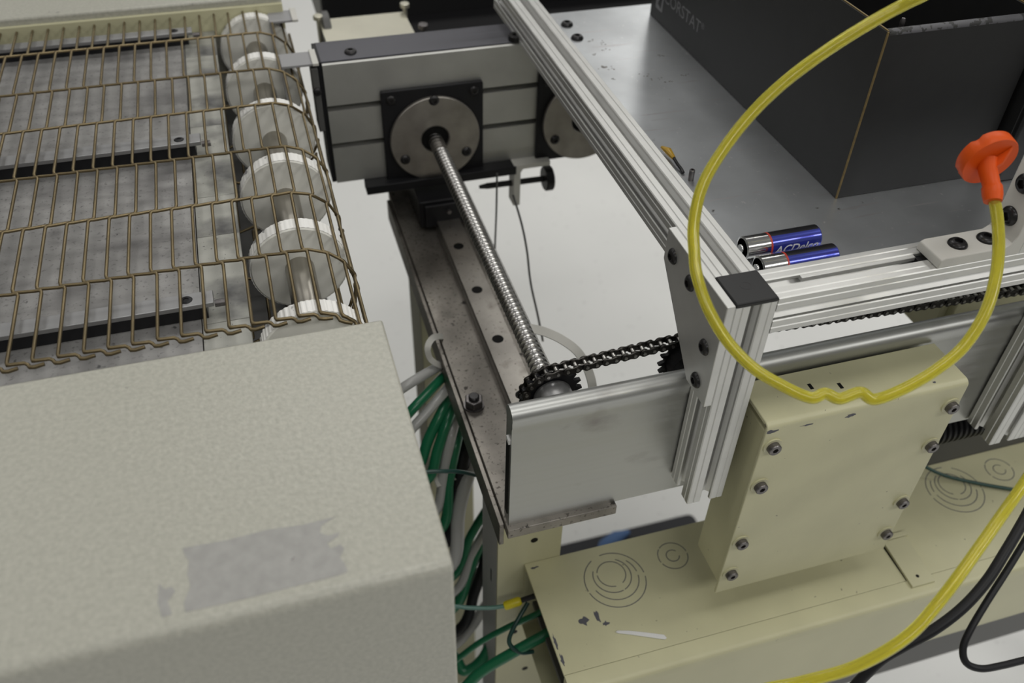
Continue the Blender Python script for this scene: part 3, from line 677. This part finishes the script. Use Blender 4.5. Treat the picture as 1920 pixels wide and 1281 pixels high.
def knock(cx, cy, big, mir=1):
    if big: arcs = [(0, 0, 11.2, -60, 160), (0, 0, 11.2, 172, 268), (0, -1.5, 15.0, 150, 285), (0, -1.5, 15.0, -70, 60), (1, -4, 19.0, 200, 352), (1, -4, 19.0, 3, 40), (1, -5.5, 24.0, 120, 190), (1, -5.5, 24.0, 194, 352), (1, -5.5, 24.0, 0, 100)]
    else: arcs = [(0, 0, 5.2, 40, 345), (0, 0, 12.0, 5, 130), (0, 0, 12.0, 136, 196), (0, 0, 12.0, 204, 356)]
    g = MB()
    for dx, dy, r, a0, a1 in arcs:
        if mir < 0: a0, a1 = 180 - a1, 180 - a0
        g.prism(arc(cx + dx * mir, cy + dy, r, a0, a1), 'z', 699.9, 700.08)
    return g.build('knockout_groove', 'scuff', lid)
knock(-23.5, 40.5, True); knock(29.7, 42.9, False); knock(292, 44, True, -1); knock(343, 46.4, False)
tg = MB().prism([(198.2, 7.2), (196.2, -35.4), (216.6, -35.4), (219.2, 7.2)], 'z', 700.1, 702.6).build('strap_plate', 'cream_plain', t, bev=.3)
MB().lathe([(1.4, 0), (1.4, .1), (.1, .1)], (205.5, -28, 702.6), 'z', 14).build('hole', 'socket', tg)
MB().prism([(196.6, 6), (196.0, -28), (197.2, -28), (198.0, 6)], 'z', 700, 700.15).build('slot_or_shade', 'socket', tg)  # dark strip laid in as the shadow along the plate's left edge
MB().box(196, 222, 7.6, 12.0, 700.1, 703.2).build('strap_loop', 'cream_plain', t, bev=.4)
for sd, (cx, cy, ax, ay) in enumerate(((-58, 8, 4.2, 4.0), (-47, 8.5, 2.2, 7), (-43, 2, 3, 2.2), (-80, 62, 4, 1.4), (-84, -2, 1.2, 7), (-83.6, -17, 1.4, 6))):
    blotch('scuff', cx, cy, ax, ay, 'scuff', lid, 'z', (699.9, 700.06), seed=20 + sd)
t = thing('tape_strip', (-22, -14, 700), 'curled white paper strip lying on the cream wireway', 'paper strip')
MB().prism([(-39, -7), (-37, -8.6), (-30, -11.4), (-18, -17.0), (-6, -22.6), (-4.2, -21.8), (-5.2, -18.8), (-17, -13.6), (-29, -8.6), (-37, -6.2)], 'z', 700.1, 701.1).build('strip', 'white', t, bev=.3)

# flexible conduit entering the duct
t = thing('flex_conduit', (255, 45, 770), 'black corrugated conduit below the front plate by the right posts', 'conduit')
prof = []
for k in range(18): prof += [(12.0, k * 5.0), (14.2, k * 5.0 + .9), (14.2, k * 5.0 + 3.0), (12.0, k * 5.0 + 3.9)]
MB().lathe(prof, (205, 44, 789), 'x', 28).build('corrugated_tube', 'black_rubber', t)
MB().lathe([(15.4, 0), (15.4, 12), (13, 12)], (195, 44, 789), 'x', 28).build('fitting', 'black', t)
MB().box(170, 420, 67.6, 70, 690, 806).build('mount_plate', 'darkgrey', t)

# ------------------------------------------------------------------ supports under the rail base
t = thing('support_post', (-82, 92, 0), 'cream steel post with bolt holes under the near end of the rail base', 'post')
MB().box(-108, -56.5, 67.6, 70.4, 0, 806).build('front_face', 'cream_plain', t, bev=.4)
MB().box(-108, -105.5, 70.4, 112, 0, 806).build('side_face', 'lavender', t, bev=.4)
for x, z in ((-79, 729), (-80, 530), (-92, 600)):
    MB().lathe([(2.9, 0), (2.9, -.15), (.1, -.15)], (x, 67.55, z), 'y', 18).build('hole', 'socket', t)
for z in (760, 660): MB().box(-108.15, -107.9, 84, 86.5, z, z + 16).build('slot_or_shade', 'socket', t)
t = thing('support_post', (-85, 360, 0), 'shaded cream steel post under the far end of the rail base', 'post')
MB().box(-110, -60, 330, 334, 0, 806).build('front_face', 'cream_plain', t, bev=.4)
MB().box(-110, -106, 334, 385, 0, 806).build('side_face', 'cream_plain', t, bev=.4)
t = thing('low_bar', (200, 60, 0), 'dark grey bar low behind the cream wireway', 'beam')
MB().box(-40, 900, 20, 62, 400, 470).build('beam', 'darkgrey', t, bev=2)  # dark bar filling the dark band below the wireway
for x in (0, 830): MB().box(x, x + 50, 25, 60, 0, 400).build('leg', 'darkgrey', t)
t = thing('gearbox', (300, 150, 690), 'cream machine box half hidden behind the chain at right', 'gearbox')
MB().box(293, 520, 118, 230, 795, 880).build('body', 'cream', t, bev=2)
MB().box(286, 293.2, 124, 224, 800, 850).build('end_plate', 'cream_plain', t, bev=1)

# ------------------------------------------------------------------ black machine bed behind the slotted beam
t = thing('machine_bed', (100, 650, 0), 'black machine bed behind the slotted beam at the top', 'machine')
MB().box(-140, 800, 436, 640, 880, 905).build('bed', 'void', t, bev=1)
MB().box(-140, 800, 640, 662, 860, 948).build('back_rail', 'black', t, bev=2)
MB().box(-140, -40, 662, 900, 880, 955).build('grey_block', 'greypaint', t, bev=2)
MB().box(-39, 800, 662, 900, 860, 950).build('black_block', 'void', t, bev=2)
for x in (735,): MB().box(x, x + 50, 450, 520, 0, 880).build('leg', 'black', t)
MB().lathe([(20, 0), (22, 1), (22, 7), (20, 8), (9, 8)], (-149, 560, 927), 'x', 32).build('wheel', 'darkgrey', t)
t = thing('bright_cover', (-108, 520, 905), 'pale metal cover plate with thumbscrews at its corners behind the beam', 'cover plate')
MB().box(-151, -66, 455, 566, 938.5, 940).build('plate', 'brightplate', t, bev=.3)
MB().box(-148, -69, 460, 560, 905, 938.4).build('stand', 'void', t)
for x, y in ((-152, 556), (-65, 566), (-58, 512)):
    MB().cyl((x, y, 905), (x, y, 944), 2.2, 12).lathe([(4.2, 0), (4.8, .6), (4.8, 4), (4.2, 4.6)], (x, y, 944), 'z', 18).build('thumbscrew', 'bolt_steel' if x > -60 else 'brightplate', t)
MB().box(-139, -128, 478, 484, 940, 945).build('tab', 'bolt_steel', t)

# ------------------------------------------------------------------ tubing and cables
def cable(name, pts, r, m, label, cat, group=None, n=12, sm=8):
    o = MB().tube(pts, r, n, sm).build(name, m, None, ang=80); return tag(o, label, cat, group)
tag(MB().pipe(PATHS['tube1'], 3.0, 1.9).build('air_tube', 'yellow', None, ang=80), 'clear yellow plastic tube bent into a large loop, ending in the orange cap', 'tube')
tag(MB().pipe(PATHS['tube2'], 2.9, 1.8).build('air_tube', 'yellow', None, ang=80), 'clear yellow plastic tube crossing the lower right corner', 'tube')
cable('power_cable', PATHS['blk1'], 2.9, 'black_rubber', 'thick black cable running beside the yellow tube in the lower right corner', 'cable')
cable('power_cable', PATHS['blk2'], 1.9, 'black_rubber', 'thinner black cable making a U turn in the lower right corner', 'cable')
cable('signal_wire', PATHS['thin1'], .9, 'darkgrey', 'short thin grey wire hanging straight below the slotted beam', 'wire')
cable('signal_wire', PATHS['thin2'], 1.0, 'darkgrey', 'long thin curved wire hanging beside the lead screw', 'wire')
cable('ground_wire', [(262, 67, 716), (285, 52, 706), (310, 38, 703), (337, 23, 703), (365, 8, 705), (400, -8, 708)], 1.5, 'dark', 'dark green wire lying over the knockouts at the right end of the wireway', 'wire')
def ribbon(pts, wd, th, up):
    P = catmull(pts, 6); rings = []
    for i, p in enumerate(P):
        d = (P[min(i + 1, len(P) - 1)] - P[max(i - 1, 0)]).normalized(); s_ = d.cross(Vector(up)).normalized(); n_ = s_.cross(d)
        rings.append([p + s_ * a * wd / 2 + n_ * b * th / 2 for a, b in ((-1, -1), (1, -1), (1, 1), (-1, 1))])
    return MB().loft(rings)
o = ribbon(PATHS['strap'], 7, .9, (.2, -.6, .8)).build('cable_strap', 'offwhite', None, ang=50); tag(o, 'wide pale plastic strap arching right of the lead screw above the chain', 'strap')
o = ribbon(PATHS['loop'], 5, .9, (.2, -.6, .8)).build('cable_tie', 'offwhite', None, ang=50); tag(o, 'pale plastic tie looped at the left edge of the rail base', 'cable tie')
BM = {'white': 'clear', 'green': 'green', 'black': 'black_rubber', 'teal': 'teal', 'dark': 'dark'}
BLAB = ['topmost clear tube slanting out from under the rail base', 'upper green tube right below the topmost clear one', 'second clear tube under the upper green one',
 'green tube nearest the housing in the middle of the bundle', 'green tube between two others in the middle of the bundle', 'clear tube running down between two green tubes', 'steep green tube beside the thick black hose',
 'thick black hose in the tube bundle beside the rail base', 'thick pale sleeve below the tie of the tube bundle', 'green tube crossing above the clear ones near the support post', 'clear tube crossing left of the support post',
 'dark shaded green tube behind the support post', 'black hose behind the support post', 'pale tube bending to the right behind the support post', 'pale tube low beside the housing edge behind the support post',
 'green tube hanging in a low loop beside the housing', 'thin green wire running into the open end of the wireway', 'thick green cable rising into the open end of the wireway from below',
 'thin grey-green wire ending in the yellow connector', 'dark wire looped below the yellow connector', 'thin dark green wire wrapped across the tube bundle']
for (c, r, p), lab in zip(BUNDLE, BLAB):
    nm = {'white': 'air_tube', 'green': 'air_tube', 'black': 'hose', 'teal': 'signal_wire', 'dark': 'signal_wire'}[c]
    cable(nm, p, r, BM[c], lab, 'wire' if r < 3 else 'tube', 'tubes and wires between housing and rail base', n=12)
o = ribbon([(-139, 145, 726), (-128, 150, 722), (-112, 156, 720), (-102, 160, 722)], 9, 1.2, (.1, -.5, .8)).build('cable_tie', 'offwhite', None); tag(o, 'pale tie around the tube bundle beside the front plate', 'cable tie')
t = thing('wire_connector', (-92, 72, 620), 'yellow crimp connector at the open end of the wireway', 'connector')
CN = [Vector(p) for p in (BUNDLE[18][2][-1],)][0]
d = Vector((15, -1, 4)).normalized()
MB().tube([CN - d * 1, CN + d * 1, CN + d * 11, CN + d * 13], [3.2, 3.7, 3.7, 2.6], 14).build('sleeve', 'yellow_solid', t)
MB().tube([CN + d * 12, CN + d * 24], 2.2, 10).build('tail', 'black', t)

# orange cap on the tube end
t = thing('tube_cap', (131, -6, 1050), 'bright orange plastic cap with a finger disc on the yellow tube end', 'cap')
cap_n = Vector((0.0638, 0.9816, 0.1798)).normalized()
cap_c = Vector((134.2, 6.6, 1064.0))
u = cap_n.orthogonal().normalized(); v_ = cap_n.cross(u)
def disc_ring(r, h, n=44, notch=False):
    out = []
    for q in range(n):
        a = 2 * PI * q / n; rr = r
        if notch and (q % 11) in (0, 1): rr = r - 1.6
        out.append(cap_c + cap_n * h + (u * math.cos(a) + v_ * math.sin(a)) * rr)
    return out
MB().loft([disc_ring(12.4, -1.2), disc_ring(14.4, -1.6), disc_ring(14.8, -.8), disc_ring(14.8, 5.0, notch=True), disc_ring(14.2, 5.8, notch=True), disc_ring(12.4, 5.8), disc_ring(12.0, 2.2), disc_ring(2, 2.2)][::1]).build('finger_disc', 'orange', t, ang=40)
st = [(129.1, -10.8, 1050.6), (130.2, -8.0, 1052.6), (131.4, -4.7, 1054.9), (131.5, -3.6, 1055.8), (132.0, 2.6, 1060.6), (133.6, 7.0, 1064.0)]
MB().tube(st, [4.4, 5.0, 5.0, 4.3, 4.6, 5.2], 20).build('stem', 'orange', t, ang=50)
rib = MB(); a0 = cap_c - cap_n * 1.4
rib.loft([[a0 + v_ * s1 * 1.1 + u * s2 for s1, s2 in ((-1, 0), (1, 0), (1, 12), (-1, 12))], [a0 - cap_n * 5 + v_ * s1 * .9 + u * s2 for s1, s2 in ((-1, 0), (1, 0), (1, 4), (-1, 4))]])
rib.build('rib', 'orange', t)

# ------------------------------------------------------------------ things on the floor
t = thing('rubber_mat', (270, 380, 0), 'black rubber mat on the pale floor behind the wireway', 'mat')
MB().prism(rounded(60, 389, 150, 518, 12), 'z', 0, 12).build('mat', 'mat_rubber', t, bev=2)
o = MB().tube([(190, 470, 20), (210, 488, 24), (235, 500, 22), (262, 508, 16)], [7, 12, 11, 4], 12, 0).build('blue_cloth', 'bluecloth', None); tag(o, 'small crumpled blue cloth lying on the black mat', 'cloth')
